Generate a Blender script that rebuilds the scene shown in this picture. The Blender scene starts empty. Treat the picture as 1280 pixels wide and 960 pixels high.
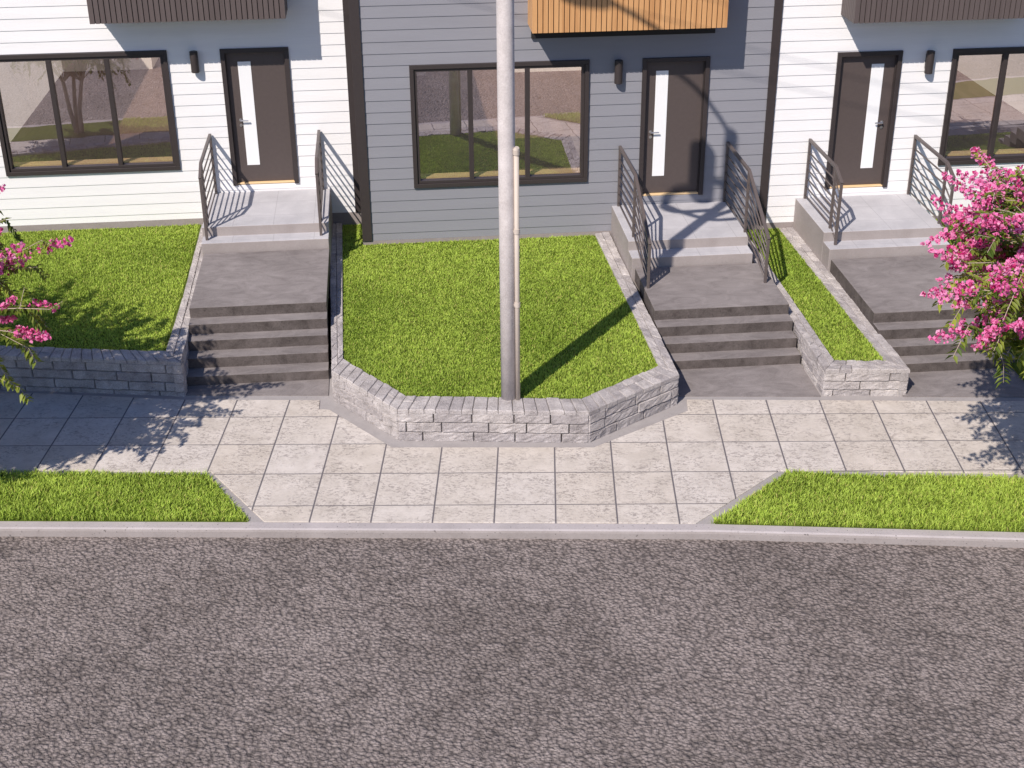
import bpy, math, random
import numpy as np
random.seed(7)
rng = np.random.default_rng(11)
scene = bpy.context.scene
COL = scene.collection
TH = 0.11563                       # the houses stand turned by this angle to the street
CT, ST = math.cos(TH), math.sin(TH)

def h2w(s, t): return (s*CT - t*ST, s*ST + t*CT)
def w2h(x, y): return (x*CT + y*ST, -x*ST + y*CT)

# ------------------------------------------------------------------ mesh helpers
class MB:
    def __init__(self): self.v = []; self.f = []; self.m = []
    def quad(self, a, b, c, d, m=0):
        n = len(self.v); self.v += [a, b, c, d]; self.f.append((n, n+1, n+2, n+3)); self.m.append(m)
    def box(self, x0, x1, y0, y1, z0, z1, m=0, mf=None, mt=None):
        n = len(self.v)
        self.v += [(x0,y0,z0),(x1,y0,z0),(x1,y1,z0),(x0,y1,z0),(x0,y0,z1),(x1,y0,z1),(x1,y1,z1),(x0,y1,z1)]
        for k, q in enumerate([(0,3,2,1),(4,5,6,7),(0,1,5,4),(1,2,6,5),(2,3,7,6),(3,0,4,7)]):
            self.f.append(tuple(n+i for i in q)); self.m.append(m if k != 1 or mt is None else mt)
    def prism(self, poly, z0, z1, m=0):
        ar = sum(poly[i][0]*poly[(i+1)%len(poly)][1]-poly[(i+1)%len(poly)][0]*poly[i][1] for i in range(len(poly)))
        if ar < 0: poly = poly[::-1]
        n = len(self.v); k = len(poly)
        zt = z1 if callable(z1) else (lambda x, y: z1)
        self.v += [(x, y, z0) for x, y in poly] + [(x, y, zt(x, y)) for x, y in poly]
        self.f.append(tuple(n+k+i for i in range(k))); self.m.append(m)
        self.f.append(tuple(n+i for i in reversed(range(k)))); self.m.append(m)
        for i in range(k):
            j = (i+1) % k
            self.f.append((n+i, n+j, n+k+j, n+k+i)); self.m.append(m)
    def tube(self, pts, r, seg=8, m=0, cap=True):
        pts = [np.array(p, float) for p in pts]
        rs = r if isinstance(r, (list, tuple)) else [r]*len(pts)
        n0 = len(self.v)
        for i, p in enumerate(pts):
            a = pts[max(i-1, 0)]; b = pts[min(i+1, len(pts)-1)]
            d = b-a; d /= (np.linalg.norm(d)+1e-9)
            h = np.array([0,0,1.]) if abs(d[2]) < .9 else np.array([0,1.,0])
            x = np.cross(d, h); x /= np.linalg.norm(x); y = np.cross(d, x)
            for k in range(seg):
                an = 2*math.pi*k/seg
                q = p + rs[i]*(math.cos(an)*x + math.sin(an)*y)
                self.v.append(tuple(q))
        for i in range(len(pts)-1):
            for k in range(seg):
                k2 = (k+1) % seg
                self.f.append((n0+i*seg+k, n0+(i+1)*seg+k, n0+(i+1)*seg+k2, n0+i*seg+k2)); self.m.append(m)
        if cap:
            self.f.append(tuple(n0+k for k in range(seg))); self.m.append(m)
            e = n0+(len(pts)-1)*seg
            self.f.append(tuple(e+k for k in reversed(range(seg)))); self.m.append(m)
    def bar(self, a, b, w, d, m=0):
        """rectangular bar running from a to b in the t-z plane (w across s, d thick)"""
        a = np.array(a, float); b = np.array(b, float)
        dr = b-a; dr /= np.linalg.norm(dr)
        x = np.array([1.,0,0]); y = np.cross(dr, x); y /= np.linalg.norm(y)
        n = len(self.v)
        for p in (a, b):
            for sx, sy in ((-1,-1),(1,-1),(1,1),(-1,1)):
                self.v.append(tuple(p + x*sx*w/2 + y*sy*d/2))
        for q in [(0,3,2,1),(4,5,6,7),(0,1,5,4),(1,2,6,5),(2,3,7,6),(3,0,4,7)]:
            self.f.append(tuple(n+i for i in q)); self.m.append(m)

BASE = {}
def obj(name, mb, mats, parent=None, base=(0,0,0), frame='w', bevel=0, smooth=False, label=None):
    if parent is not None: base, frame = BASE[parent.name]
    me = bpy.data.meshes.new(name)
    v = [(x-base[0], y-base[1], z-base[2]) for x, y, z in mb.v]
    me.from_pydata(v, [], mb.f)
    if not isinstance(mats, (list, tuple)): mats = [mats]
    for q in mats: me.materials.append(q)
    if len(mats) > 1: me.polygons.foreach_set('material_index', mb.m)
    if smooth: me.polygons.foreach_set('use_smooth', [True]*len(me.polygons))
    me.update()
    o = bpy.data.objects.new(name, me); COL.objects.link(o)
    if parent is not None: o.parent = parent
    else:
        if frame == 'h':
            x, y = h2w(base[0], base[1]); o.location = (x, y, base[2]); o.rotation_euler = (0,0,TH)
        else: o.location = base
    BASE[o.name] = (base, frame)
    if bevel:
        b = o.modifiers.new('bevel', 'BEVEL'); b.width = bevel; b.segments = 2; b.limit_method = 'ANGLE'; b.angle_limit = math.radians(40)
    if label: o['label'] = label
    return o
def thing(name, label, cat, base, frame='h', group=None):
    o = bpy.data.objects.new(name, None); COL.objects.link(o); o.empty_display_size = .3
    if frame == 'h':
        x, y = h2w(base[0], base[1]); o.location = (x, y, base[2]); o.rotation_euler = (0,0,TH)
    else: o.location = base
    BASE[o.name] = (base, frame)
    return tag(o, label, cat, group)
def tag(o, label, cat, group=None, kind=None):
    o['label'] = label; o['category'] = cat
    if group: o['group'] = group
    if kind: o['kind'] = kind
    return o
def struct(o): o['kind'] = 'structure'; return o

# ------------------------------------------------------------------ material helpers
class NT:
    def __init__(self, name):
        self.m = bpy.data.materials.new(name); self.m.use_nodes = True
        self.n = self.m.node_tree.nodes; self.l = self.m.node_tree.links
        self.b = self.n['Principled BSDF']; self.out = self.n['Material Output']
    def node(self, t, **kw):
        x = self.n.new(t)
        for k, v in kw.items():
            if k.startswith('i_'): 
                x.inputs[k[2:].replace('_', ' ')].default_value = v
            else: setattr(x, k, v)
        return x
    def link(self, a, b): self.l.new(a, b)
    def coord(self, scale=(1,1,1), rot=(0,0,0)):
        tc = self.node('ShaderNodeTexCoord'); mp = self.node('ShaderNodeMapping')
        mp.inputs['Scale'].default_value = scale; mp.inputs['Rotation'].default_value = rot
        self.link(tc.outputs['Object'], mp.inputs['Vector']); return mp.outputs['Vector']
    def noise(self, vec, scale, detail=4, rough=.55, dist=0.):
        x = self.node('ShaderNodeTexNoise'); x.inputs['Scale'].default_value = scale
        x.inputs['Detail'].default_value = detail; x.inputs['Roughness'].default_value = rough; x.inputs['Distortion'].default_value = dist
        self.link(vec, x.inputs['Vector']); return x.outputs['Fac']
    def vor(self, vec, scale, feature='F1', rnd=1.):
        x = self.node('ShaderNodeTexVoronoi', feature=feature); x.inputs['Scale'].default_value = scale
        x.inputs['Randomness'].default_value = rnd
        self.link(vec, x.inputs['Vector']); return x
    def ramp(self, fac, stops):
        x = self.node('ShaderNodeValToRGB'); e = x.color_ramp.elements
        while len(e) < len(stops): e.new(.5)
        for i, (p, c) in enumerate(stops):
            e[i].position = p; e[i].color = (c if len(c) == 4 else (*c, 1)) if not isinstance(c, (int, float)) else (c, c, c, 1)
        self.link(fac, x.inputs['Fac']); return x.outputs['Color']
    def mix(self, fac, a, b, mode='MIX'):
        x = self.node('ShaderNodeMix', data_type='RGBA', blend_type=mode)
        for k, s in ((0, fac), (6, a), (7, b)):
            if isinstance(s, (int, float)): x.inputs[k].default_value = s
            elif isinstance(s, (tuple, list)): x.inputs[k].default_value = (*s, 1) if len(s) == 3 else s
            else: self.link(s, x.inputs[k])
        return x.outputs[2]
    def math(self, op, a, b=None, c=None):
        x = self.node('ShaderNodeMath', operation=op)
        for k, s in enumerate((a, b, c)):
            if s is None: continue
            if isinstance(s, (int, float)): x.inputs[k].default_value = s
            else: self.link(s, x.inputs[k])
        return x.outputs[0]
    def bump(self, h, strength=.3, dist=.01, prev=None):
        x = self.node('ShaderNodeBump'); x.inputs['Strength'].default_value = strength; x.inputs['Distance'].default_value = dist
        self.link(h, x.inputs['Height'])
        if prev is not None: self.link(prev, x.inputs['Normal'])
        return x.outputs['Normal']
    def done(self, col=None, rough=.7, normal=None, spec=.3, metal=0.):
        b = self.b
        if col is not None:
            if isinstance(col, (tuple, list)): b.inputs['Base Color'].default_value = (*col, 1)
            else: self.link(col, b.inputs['Base Color'])
        if isinstance(rough, (int, float)): b.inputs['Roughness'].default_value = rough
        else: self.link(rough, b.inputs['Roughness'])
        b.inputs['Specular IOR Level'].default_value = spec; b.inputs['Metallic'].default_value = metal
        if normal is not None: self.link(normal, b.inputs['Normal'])
        return self.m

def mottled(name, c0, c1, scale=3., fine=60., bump=.15, rough=.75, spec=.25, dist=.004, stretch=(1,1,1)):
    n = NT(name); v = n.coord(stretch)
    a = n.noise(v, scale, 6, .6); f = n.noise(v, fine, 3, .6)
    col = n.ramp(n.math('MULTIPLY_ADD', f, .45, n.math('MULTIPLY', a, .6)), [(.3, c0), (.72, c1)])
    return n.done(col, rough, n.bump(f, bump, dist), spec)

def mat_siding(name, c):
    n = NT(name); v = n.coord((1.2, 1, 45))
    g = n.noise(v, 2.2, 5, .6); big = n.noise(n.coord((.5,.5,5)), 1.4, 3)
    d = tuple(x*.93 for x in c)
    col = n.ramp(n.math('MULTIPLY_ADD', g, .5, n.math('MULTIPLY', big, .5)), [(.35, d), (.65, c)])
    return n.done(col, .55, n.bump(g, .12, .004), .3)

def mat_metal(name, c, rough=.45):
    n = NT(name); v = n.coord()
    a = n.noise(v, 18, 4)
    return n.done(n.ramp(a, [(.3, tuple(x*.95 for x in c)), (.7, tuple(x*1.05 for x in c))]), rough, n.bump(n.noise(v, 160, 2), .04, .002), .4)

def mat_wood(name, c0, c1, grain=(14, 14, 1.0)):
    n = NT(name); v = n.coord(grain)
    g = n.noise(v, 1.6, 5, .6, .6); pl = n.vor(n.coord((12.2, .001, .001)), 1.0)
    t = n.math('MULTIPLY_ADD', pl.outputs['Color'], .35, n.math('MULTIPLY', g, .65))
    col = n.ramp(t, [(.25, c0), (.75, c1)])
    return n.done(col, .5, n.bump(g, .1, .003), .3)

def mat_asphalt():
    n = NT('asphalt'); v0 = n.coord()
    wv = n.node('ShaderNodeTexNoise'); wv.inputs['Scale'].default_value = 7; wv.inputs['Detail'].default_value = 4
    n.link(v0, wv.inputs['Vector'])
    vm = n.node('ShaderNodeVectorMath', operation='MULTIPLY_ADD')
    n.link(wv.outputs['Color'], vm.inputs[0]); vm.inputs[1].default_value = (.055,.055,.055); n.link(v0, vm.inputs[2])
    mp = n.node('ShaderNodeMapping'); mp.inputs['Scale'].default_value = (.94, 1.06, 1); mp.inputs['Rotation'].default_value = (0,0,.5); n.link(vm.outputs[0], mp.inputs['Vector'])
    v = mp.outputs[0]
    va = n.vor(v, 26., 'SMOOTH_F1'); va.inputs['Smoothness'].default_value = .16; a = va.outputs['Distance']; vb = n.vor(v, 60.); b = vb.outputs['Distance']
    lum = n.noise(v0, .5, 5, .65); mid = n.noise(v0, 4., 6, .72)
    hgt = n.math('SUBTRACT', 1., n.math('MULTIPLY_ADD', b, .38, n.math('MULTIPLY', n.math('POWER', a, 1.6), 1.15)))
    hgt = n.math('MULTIPLY_ADD', mid, .8, hgt)
    cellv = n.node('ShaderNodeSeparateColor'); n.link(va.outputs['Color'], cellv.inputs[0])
    t = n.math('MULTIPLY_ADD', lum, .5, n.math('MULTIPLY_ADD', mid, .35, n.math('MULTIPLY', cellv.outputs[0], .16)))
    col = n.ramp(t, [(.36, (.182,.152,.136)), (.64, (.345,.295,.272))])
    crev_shade = n.ramp(a, [(.34, 1.), (.72, .50)])  # shade between the pebbles, painted into the colour
    col = n.mix(1., col, crev_shade, 'MULTIPLY')
    sp = n.noise(n.coord((1,1,1)), 95, 2, .5)
    col = n.mix(n.ramp(sp, [(.64, 0.), (.8, .35)]), col, (.5,.47,.48))
    nm = n.bump(hgt, .9, .021); nm = n.bump(n.noise(v0, 120, 3, .7), .35, .005, nm)
    return n.done(col, .62, nm, .35)

def mat_pavers():
    n = NT('paving_stone'); tc = n.node('ShaderNodeTexCoord'); sx = n.node('ShaderNodeSeparateXYZ')
    n.link(tc.outputs['Object'], sx.inputs[0]); X, Y = sx.outputs[0], sx.outputs[1]
    yy = n.math('MULTIPLY_ADD', X, -.017, Y)
    fx = n.math('DIVIDE', n.math('ADD', X, 70.665), .7015); fy = n.math('DIVIDE', n.math('SUBTRACT', yy, 13.655-72.2), .722)
    def edge(f, w):
        q = n.math('FRACT', f); q = n.math('ABSOLUTE', n.math('SUBTRACT', q, .5)); return n.math('SUBTRACT', .5, q)
    ex, ey = edge(fx, .7), edge(fy, .72)
    jx = n.ramp(ex, [(.009, 1.), (.0165, 0.)]); jy = n.ramp(ey, [(.006, 1.), (.013, 0.)])
    j = n.math('MAXIMUM', jx, jy)
    cb = n.node('ShaderNodeCombineXYZ'); n.link(n.math('FLOOR', fx), cb.inputs[0]); n.link(n.math('FLOOR', fy), cb.inputs[1])
    wn = n.node('ShaderNodeTexWhiteNoise'); n.link(cb.outputs[0], wn.inputs['Vector'])
    ofs = n.node('ShaderNodeVectorMath', operation='MULTIPLY_ADD'); n.link(wn.outputs['Color'], ofs.inputs[0]); ofs.inputs[1].default_value = (9,9,9); n.link(tc.outputs['Object'], ofs.inputs[2])
    v = ofs.outputs[0]
    # travertine: short irregular pits gathered in drifts
    mp = n.node('ShaderNodeMapping'); mp.inputs['Scale'].default_value = (.75, 1.25, 1); mp.inputs['Rotation'].default_value = (0,0,.35); n.link(v, mp.inputs['Vector'])
    p = n.noise(mp.outputs[0], 25., 7, .75, .8)
    pit = n.ramp(p, [(.43, 1.), (.475, 0.)]); 
    drift = n.ramp(n.noise(v, 2.6, 3, .6), [(.36, .15), (.56, 1.)])
    pit = n.math('MULTIPLY', pit, drift)
    soft = n.noise(v, 3.2, 6, .65)
    col = n.ramp(soft, [(.3, (.53,.485,.435)), (.7, (.68,.63,.58))])
    tint = n.mix(wn.outputs['Value'], (.955,.935,.895), (1.,1.,1.))
    col = n.mix(1., col, tint, 'MULTIPLY')
    col = n.mix(n.math('MULTIPLY', pit, .58), col, (.20,.165,.155))
    col = n.mix(n.math('MULTIPLY', n.ramp(n.noise(v, 70, 2), [(.6, 0.), (.75, 1.)]), .25), col, (.3,.26,.25))
    col = n.mix(j, col, (.15,.138,.145))
    h = n.math('SUBTRACT', n.math('MULTIPLY', n.noise(v, 40, 3), .3), n.math('ADD', n.math('MULTIPLY', pit, .5), n.math('MULTIPLY', j, 1.5)))
    return n.done(col, .7, n.bump(h, .5, .008), .3)

def mat_stone():
    n = NT('split_stone'); v = n.coord()
    a = n.noise(v, 5., 5, .6); f = n.noise(v, 75., 4, .75); sp = n.noise(v, 130., 2, .6)
    col = n.ramp(n.math('MULTIPLY_ADD', f, .6, n.math('MULTIPLY', a, .4)), [(.34, (.25,.232,.225)), (.5, (.50,.47,.455)), (.66, (.74,.71,.69))])
    col = n.mix(n.ramp(sp, [(.63, 0.), (.72, .5)]), col, (.72,.69,.69))
    gi = n.node('ShaderNodeNewGeometry'); col = n.mix(1., col, n.ramp(gi.outputs['Random Per Island'], [(0., (.84,.82,.83)), (1., (1.12,1.10,1.08))]), 'MULTIPLY')
    nm = n.bump(f, .8, .016); nm = n.bump(n.noise(v, 24., 6, .75), .6, .028, nm)
    return n.done(col, .85, nm, .15)

def mat_concrete(name, c0, c1, scale=2.2, pits=.5):
    n = NT(name); v = n.coord()
    a = n.noise(v, scale, 7, .68, .4); f = n.noise(v, 48., 4, .7); pt = n.noise(v, 30., 2, .5)
    col = n.ramp(n.math('MULTIPLY_ADD', f, .35, n.math('MULTIPLY', a, .65)), [(.33, c0), (.66, c1)])
    pit = n.ramp(pt, [(.27, 1.), (.33, 0.)])
    col = n.mix(n.math('MULTIPLY', pit, pits), col, tuple(x*.3 for x in c0))
    nm = n.bump(n.math('SUBTRACT', f, pit), .3, .006)
    return n.done(col, .78, nm, .22)

def mat_walk(name, c0, c1):
    """brushed grey-brown concrete with trowel arcs"""
    n = NT(name); v = n.coord((1,1.9,1))
    a = n.noise(v, 2.4, 7, .72, 1.2); f = n.noise(n.coord(), 85., 3, .7); big = n.noise(n.coord(), .8, 4)
    col = n.ramp(n.math('MULTIPLY_ADD', f, .25, n.math('MULTIPLY_ADD', a, .5, n.math('MULTIPLY', big, .3))), [(.38, c0), (.66, c1)])
    nm = n.bump(n.math('MULTIPLY_ADD', f, .6, a), .35, .006)
    return n.done(col, .8, nm, .2)

def mat_porch():
    n = NT('porch_tile'); v = n.coord()
    tc = n.node('ShaderNodeTexCoord'); sx = n.node('ShaderNodeSeparateXYZ'); n.link(tc.outputs['Object'], sx.inputs[0])
    def ln(o, ofs, p, w):
        f = n.math('FRACT', n.math('DIVIDE', n.math('ADD', o, ofs), p)); f = n.math('SUBTRACT', .5, n.math('ABSOLUTE', n.math('SUBTRACT', f, .5)))
        return n.ramp(f, [(w, 1.), (w*2, 0.)])
    j = n.math('MAXIMUM', ln(sx.outputs[0], 60.02, .62, .004), ln(sx.outputs[1], 60.33, .62, .004))
    a = n.noise(v, 1.7, 7, .7, .3); f = n.noise(v, 60, 3, .7)
    col = n.ramp(n.math('MULTIPLY_ADD', f, .3, n.math('MULTIPLY', a, .7)), [(.34, (.40,.395,.415)), (.66, (.57,.56,.575))])
    col = n.mix(n.math('MULTIPLY', j, .45), col, (.2,.19,.2))
    return n.done(col, .6, n.bump(f, .12, .004), .3)

def mat_attr(name, transl=.35, rough=.6, spec=.25):
    n = NT(name); at = n.node('ShaderNodeAttribute', attribute_name='Col')
    n.link(at.outputs['Color'], n.b.inputs['Base Color']); n.b.inputs['Roughness'].default_value = rough; n.b.inputs['Specular IOR Level'].default_value = spec
    tr = n.node('ShaderNodeBsdfTranslucent'); n.link(at.outputs['Color'], tr.inputs['Color'])
    mx = n.node('ShaderNodeMixShader'); mx.inputs[0].default_value = transl
    n.link(n.b.outputs[0], mx.inputs[1]); n.link(tr.outputs[0], mx.inputs[2]); n.link(mx.outputs[0], n.out.inputs['Surface'])
    return n.m

def mat_glass():
    n = NT('window_glass'); g = n.node('ShaderNodeBsdfGlossy'); g.inputs['Roughness'].default_value = .0; g.inputs['Color'].default_value = (.97,.93,1.,1)
    t = n.node('ShaderNodeBsdfTransparent'); t.inputs['Color'].default_value = (.93,.92,.9,1)
    lw = n.node('ShaderNodeLayerWeight'); lw.inputs['Blend'].default_value = .5
    f = n.math('MULTIPLY_ADD', n.math('POWER', lw.outputs['Facing'], 3.), .45, .40)
    mx = n.node('ShaderNodeMixShader'); n.link(f, mx.inputs[0]); n.link(t.outputs[0], mx.inputs[1]); n.link(g.outputs[0], mx.inputs[2])
    nz = n.noise(n.coord((.6,.6,3.)), 2.0, 2); n.link(n.bump(nz, .02, .01), g.inputs['Normal'])
    n.link(mx.outputs[0], n.out.inputs['Surface']); return n.m

def mat_glow_wall():  # room wall made translucent so outside sun brightens it from within
    n = NT('translucent_glow_wall'); d = n.node('ShaderNodeBsdfDiffuse'); d.inputs['Color'].default_value = (.80,.74,.66,1); tr = n.node('ShaderNodeBsdfTranslucent')
    c = n.ramp(n.noise(n.coord(), .8, 3), [(.3, (.86,.76,.64)), (.7, (.92,.83,.71))]); n.link(c, tr.inputs['Color'])
    mx = n.node('ShaderNodeMixShader'); mx.inputs[0].default_value = .72; n.link(d.outputs[0], mx.inputs[1]); n.link(tr.outputs[0], mx.inputs[2]); n.link(mx.outputs[0], n.out.inputs['Surface']); return n.m

def mat_floor():
    n = NT('wood_floor'); v = n.coord((7, .5, 1)); g = n.noise(n.coord((30, 1.2, 1)), 1.5, 4, .6)
    p = n.vor(v, 1.0).outputs['Color']
    col = n.ramp(n.math('MULTIPLY_ADD', p, .3, n.math('MULTIPLY', g, .6)), [(.2, (.13,.080,.058)), (.8, (.25,.165,.125))])
    return n.done(col, .5, None, .3)

M = dict(
    white=mat_siding('white_siding', (.87,.865,.86)), grey=mat_siding('grey_siding', (.275,.277,.305)),
    trim=mat_metal('dark_bronze', (.045,.036,.035), .5), door=mat_metal('door_bronze', (.092,.073,.068), .45),
    rail=mat_metal('rail_bronze', (.115,.094,.088), .45), black=mat_metal('black_flashing', (.018,.017,.018), .6),
    slat_brown=mat_wood('brown_slat', (.098,.078,.074), (.130,.105,.100)), slat_wood=mat_wood('cedar_slat', (.50,.25,.10), (.70,.40,.18)),
    gap=mottled('slat_gap', (.012,.010,.010), (.02,.017,.016)),
    glass=mat_glass(), frosted=mottled('frosted_glass', (.86,.87,.87), (.90,.91,.91), 1., 20, .02, .25, .5),
    steel=NT('handle_steel').done((.55,.54,.54), .3, None, .5, .9), brass=mottled('oak_sill', (.84,.58,.30), (.90,.66,.38), 3, 40, .05, .5),
    floor=mat_floor(), room=mottled('room_paint', (.70,.64,.56), (.76,.70,.62), 1, 30, .03, .8), glow_wall=mat_glow_wall(),
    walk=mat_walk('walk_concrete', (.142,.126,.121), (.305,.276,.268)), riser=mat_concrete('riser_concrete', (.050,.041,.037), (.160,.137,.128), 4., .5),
    porch=mat_porch(), porch_side=mat_concrete('porch_concrete', (.30,.265,.25), (.40,.36,.345), 1.6, .15), found=mat_concrete('foundation_concrete', (.27,.235,.22), (.36,.32,.31), 2, .2),
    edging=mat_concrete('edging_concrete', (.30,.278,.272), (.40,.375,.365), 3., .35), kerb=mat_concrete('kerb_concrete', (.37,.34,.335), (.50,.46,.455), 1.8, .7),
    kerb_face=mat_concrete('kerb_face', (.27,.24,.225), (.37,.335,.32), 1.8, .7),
    asphalt=mat_asphalt(), pavers=mat_pavers(), stone=mat_stone(), mortar=mottled('wall_core', (.035,.032,.032), (.06,.055,.055)),
    soil=mottled('lawn_soil', (.06,.09,.012), (.11,.15,.022), 3, 50, .5, .95, .1, .01), earth=mottled('earth', (.08,.07,.05), (.14,.12,.09), .2, 9, .4, .95, .1),
    grass=mat_attr('grass_blade', .32, .55, .25), leaf=mat_attr('leaf', .35, .45, .35), petal=mat_attr('petal', .35, .7, .15),
    bark=mottled('bark', (.36,.28,.22), (.58,.48,.40), 6, 50, .4, .8, .2, .01, (3,3,.6)),
    pole=mottled('pole_paint', (.46,.42,.40), (.74,.69,.665), 5, 55, .3, .8, .2, .004), conduit=mottled('conduit_plastic', (.52,.45,.38), (.60,.53,.46), 4, 60, .05, .5),
    drum=mottled('transformer_grey', (.25,.26,.27), (.32,.33,.34), 4, 60, .05, .5), cable=mottled('cable', (.02,.02,.02), (.03,.03,.03)),
)

# ------------------------------------------------------------------ camera, light, sky
f_px, pit, rol, yaw = 1731.77, .47466, -.0084167, .0225246
HC = 8.6
from mathutils import Matrix, Vector
fw = Vector((0, math.cos(pit), -math.sin(pit))); up = Vector((0, math.sin(pit), math.cos(pit))); rt = Vector((1,0,0))
c, s = math.cos(rol), math.sin(rol)
cr = c*rt + s*up; cu = -s*rt + c*up
Rz = Matrix.Rotation(yaw, 3, 'Z'); cr, cu, cb = Rz @ cr, Rz @ cu, Rz @ (-fw)
cam = bpy.data.cameras.new('camera'); co = bpy.data.objects.new('camera', cam); COL.objects.link(co)
mw = Matrix((( cr.x, cu.x, cb.x, 0), (cr.y, cu.y, cb.y, 0), (cr.z, cu.z, cb.z, HC), (0,0,0,1)))
co.matrix_world = mw
cam.sensor_width = 36; cam.sensor_fit = 'HORIZONTAL'; cam.lens = 36*f_px/1280; cam.clip_end = 2000
scene.camera = co

ds, dt, dz = .48, .65, -.81                    # sunlight travels along this direction in the house frame
dx, dy = h2w(ds, dt); sd = Vector((dx, dy, dz)).normalized()
sun = bpy.data.lights.new('sun', 'SUN'); so = bpy.data.objects.new('sun', sun); COL.objects.link(so)
sun.energy = 5.0; sun.angle = math.radians(.5); sun.color = (1., .905, .825)
so.rotation_euler = sd.to_track_quat('-Z', 'Y').to_euler(); so.location = (-8, -6, 20)
w = bpy.data.worlds.new('World'); scene.world = w; w.use_nodes = True
wn = w.node_tree.nodes; sky = wn.new('ShaderNodeTexSky'); sky.sky_type = 'NISHITA'; sky.sun_disc = False
sky.sun_elevation = math.asin(-sd.z); sky.sun_rotation = math.atan2(-sd.x, -sd.y)
tint = wn.new('ShaderNodeMix'); tint.data_type = 'RGBA'; tint.blend_type = 'MULTIPLY'; tint.inputs[0].default_value = 1.; tint.inputs[7].default_value = (.74, .90, 1.26, 1)
w.node_tree.links.new(sky.outputs[0], tint.inputs[6]); w.node_tree.links.new(tint.outputs[2], wn['Background'].inputs[0]); wn['Background'].inputs[1].default_value = .078
scene.view_settings.view_transform = 'Standard'; scene.view_settings.look = 'None'; scene.view_settings.exposure = 0
scene.render.engine = 'CYCLES'

# ------------------------------------------------------------------ ground, road, kerb, pavement
def sheet(name, poly, z, mat):
    mb = MB(); n = len(poly); ar = sum(poly[i][0]*poly[(i+1)%n][1]-poly[(i+1)%n][0]*poly[i][1] for i in range(n))
    if ar < 0: poly = poly[::-1]
    mb.v = [(x, y, z) for x, y in poly]; mb.f = [tuple(range(n))]; mb.m = [0]
    return struct(obj(name, mb, mat))
sheet('ground', [(-600,-600),(600,-600),(600,600),(-600,600)], -.30, M['earth'])
KB = [(-40., 13.275), (1.95, 13.264), (5.5, 13.115), (40., 11.62)]          # back edge of the kerb
sheet('road', [(-40,-9),(40,-9)] + [(x, y-.05) for x, y in reversed(KB)], -.10, M['asphalt'])
mb = MB()
for (x0, y0), (x1, y1) in zip(KB, KB[1:]):
    pr = [(0, -.12), (0, .004), (-.118, .004), (-.140, -.008), (-.150, -.03), (-.160, -.12)]
    for k in range(len(pr)-1):
        (a, za), (b, zb) = pr[k], pr[k+1]
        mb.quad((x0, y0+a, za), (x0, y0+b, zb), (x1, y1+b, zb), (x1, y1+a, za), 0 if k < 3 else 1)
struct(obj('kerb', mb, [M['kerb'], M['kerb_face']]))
mb = MB(); mb.prism(KB[::-1][:] + [(-40, 18.5), (-4.7, 16.9), (40, 16.9)], -.2, 0., 0)
mb = MB(); mb.prism([(x, y-.002) for x, y in KB] + [(40, 17.2), (-4.0, 17.2), (-40, 19.5)], -.2, 0.)
struct(obj('pavement_edging', mb, M['edging']))
PAVE = [(-40,14.50),(-6.57,14.396),(-3.98,14.374),(-3.137,13.272),(1.773,13.272),(2.88,14.438),(3.9,14.441),(5.8,14.387),(40,13.4),
        (40,16.10),(6.38,16.245),(1.95,16.275),(1.936,15.965),(.672,14.993),(-1.842,14.979),(-2.757,15.965),(-2.897,15.986),(-2.921,16.235),(-4.74,16.24),(-7.3,16.46),(-40,19.2)]
mb = MB(); mb.prism(PAVE, -.05, .012)
struct(obj('pavement', mb, M['pavers'], bevel=.006))
VL = [(-40,14.42),(-6.54,14.311),(-4.039,14.289),(-3.329,13.272),(-40,13.283)]
VR = [(1.985,13.27),(2.987,14.388),(3.879,14.315),(5.77,14.28),(40,13.30),(40,11.63),(5.5,13.122)]
for p in (VL, VR):
    mb = MB(); mb.prism(p, -.1, .006); struct(obj('verge_soil', mb, M['soil']))

# ------------------------------------------------------------------ grass
def in_poly(P, poly):
    x, y = P[:,0], P[:,1]; ins = np.zeros(len(P), bool); n = len(poly)
    for i in range(n):
        x0, y0 = poly[i]; x1, y1 = poly[(i+1)%n]
        if y0 == y1: continue
        cnd = ((y0 > y) != (y1 > y)) & (x < (x1-x0)*(y-y0)/(y1-y0)+x0); ins ^= cnd
    return ins
def vnoise(P, sc, seed):
    r = np.random.default_rng(seed); g = r.random((64,64))
    q = P*sc + 1000; i = np.floor(q).astype(int); f = q-i; f = f*f*(3-2*f)
    a = g[i[:,0]%64, i[:,1]%64]; b = g[(i[:,0]+1)%64, i[:,1]%64]; c_ = g[i[:,0]%64, (i[:,1]+1)%64]; d = g[(i[:,0]+1)%64, (i[:,1]+1)%64]
    return (a*(1-f[:,0])+b*f[:,0])*(1-f[:,1]) + (c_*(1-f[:,0])+d*f[:,0])*f[:,1]
def tri_mesh(name, V, F, Cc, mat):
    me = bpy.data.meshes.new(name); me.vertices.add(len(V)); me.vertices.foreach_set('co', V.astype(np.float32).ravel())
    me.loops.add(F.size); me.loops.foreach_set('vertex_index', F.astype(np.int32).ravel())
    me.polygons.add(len(F)); me.polygons.foreach_set('loop_start', np.arange(0, F.size, F.shape[1], dtype=np.int32))
    me.update(calc_edges=True)
    at = me.color_attributes.new('Col', 'FLOAT_COLOR', 'POINT')
    at.data.foreach_set('color', np.concatenate([Cc, np.ones((len(Cc),1))], 1).astype(np.float32).ravel())
    me.materials.append(mat); return me
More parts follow.
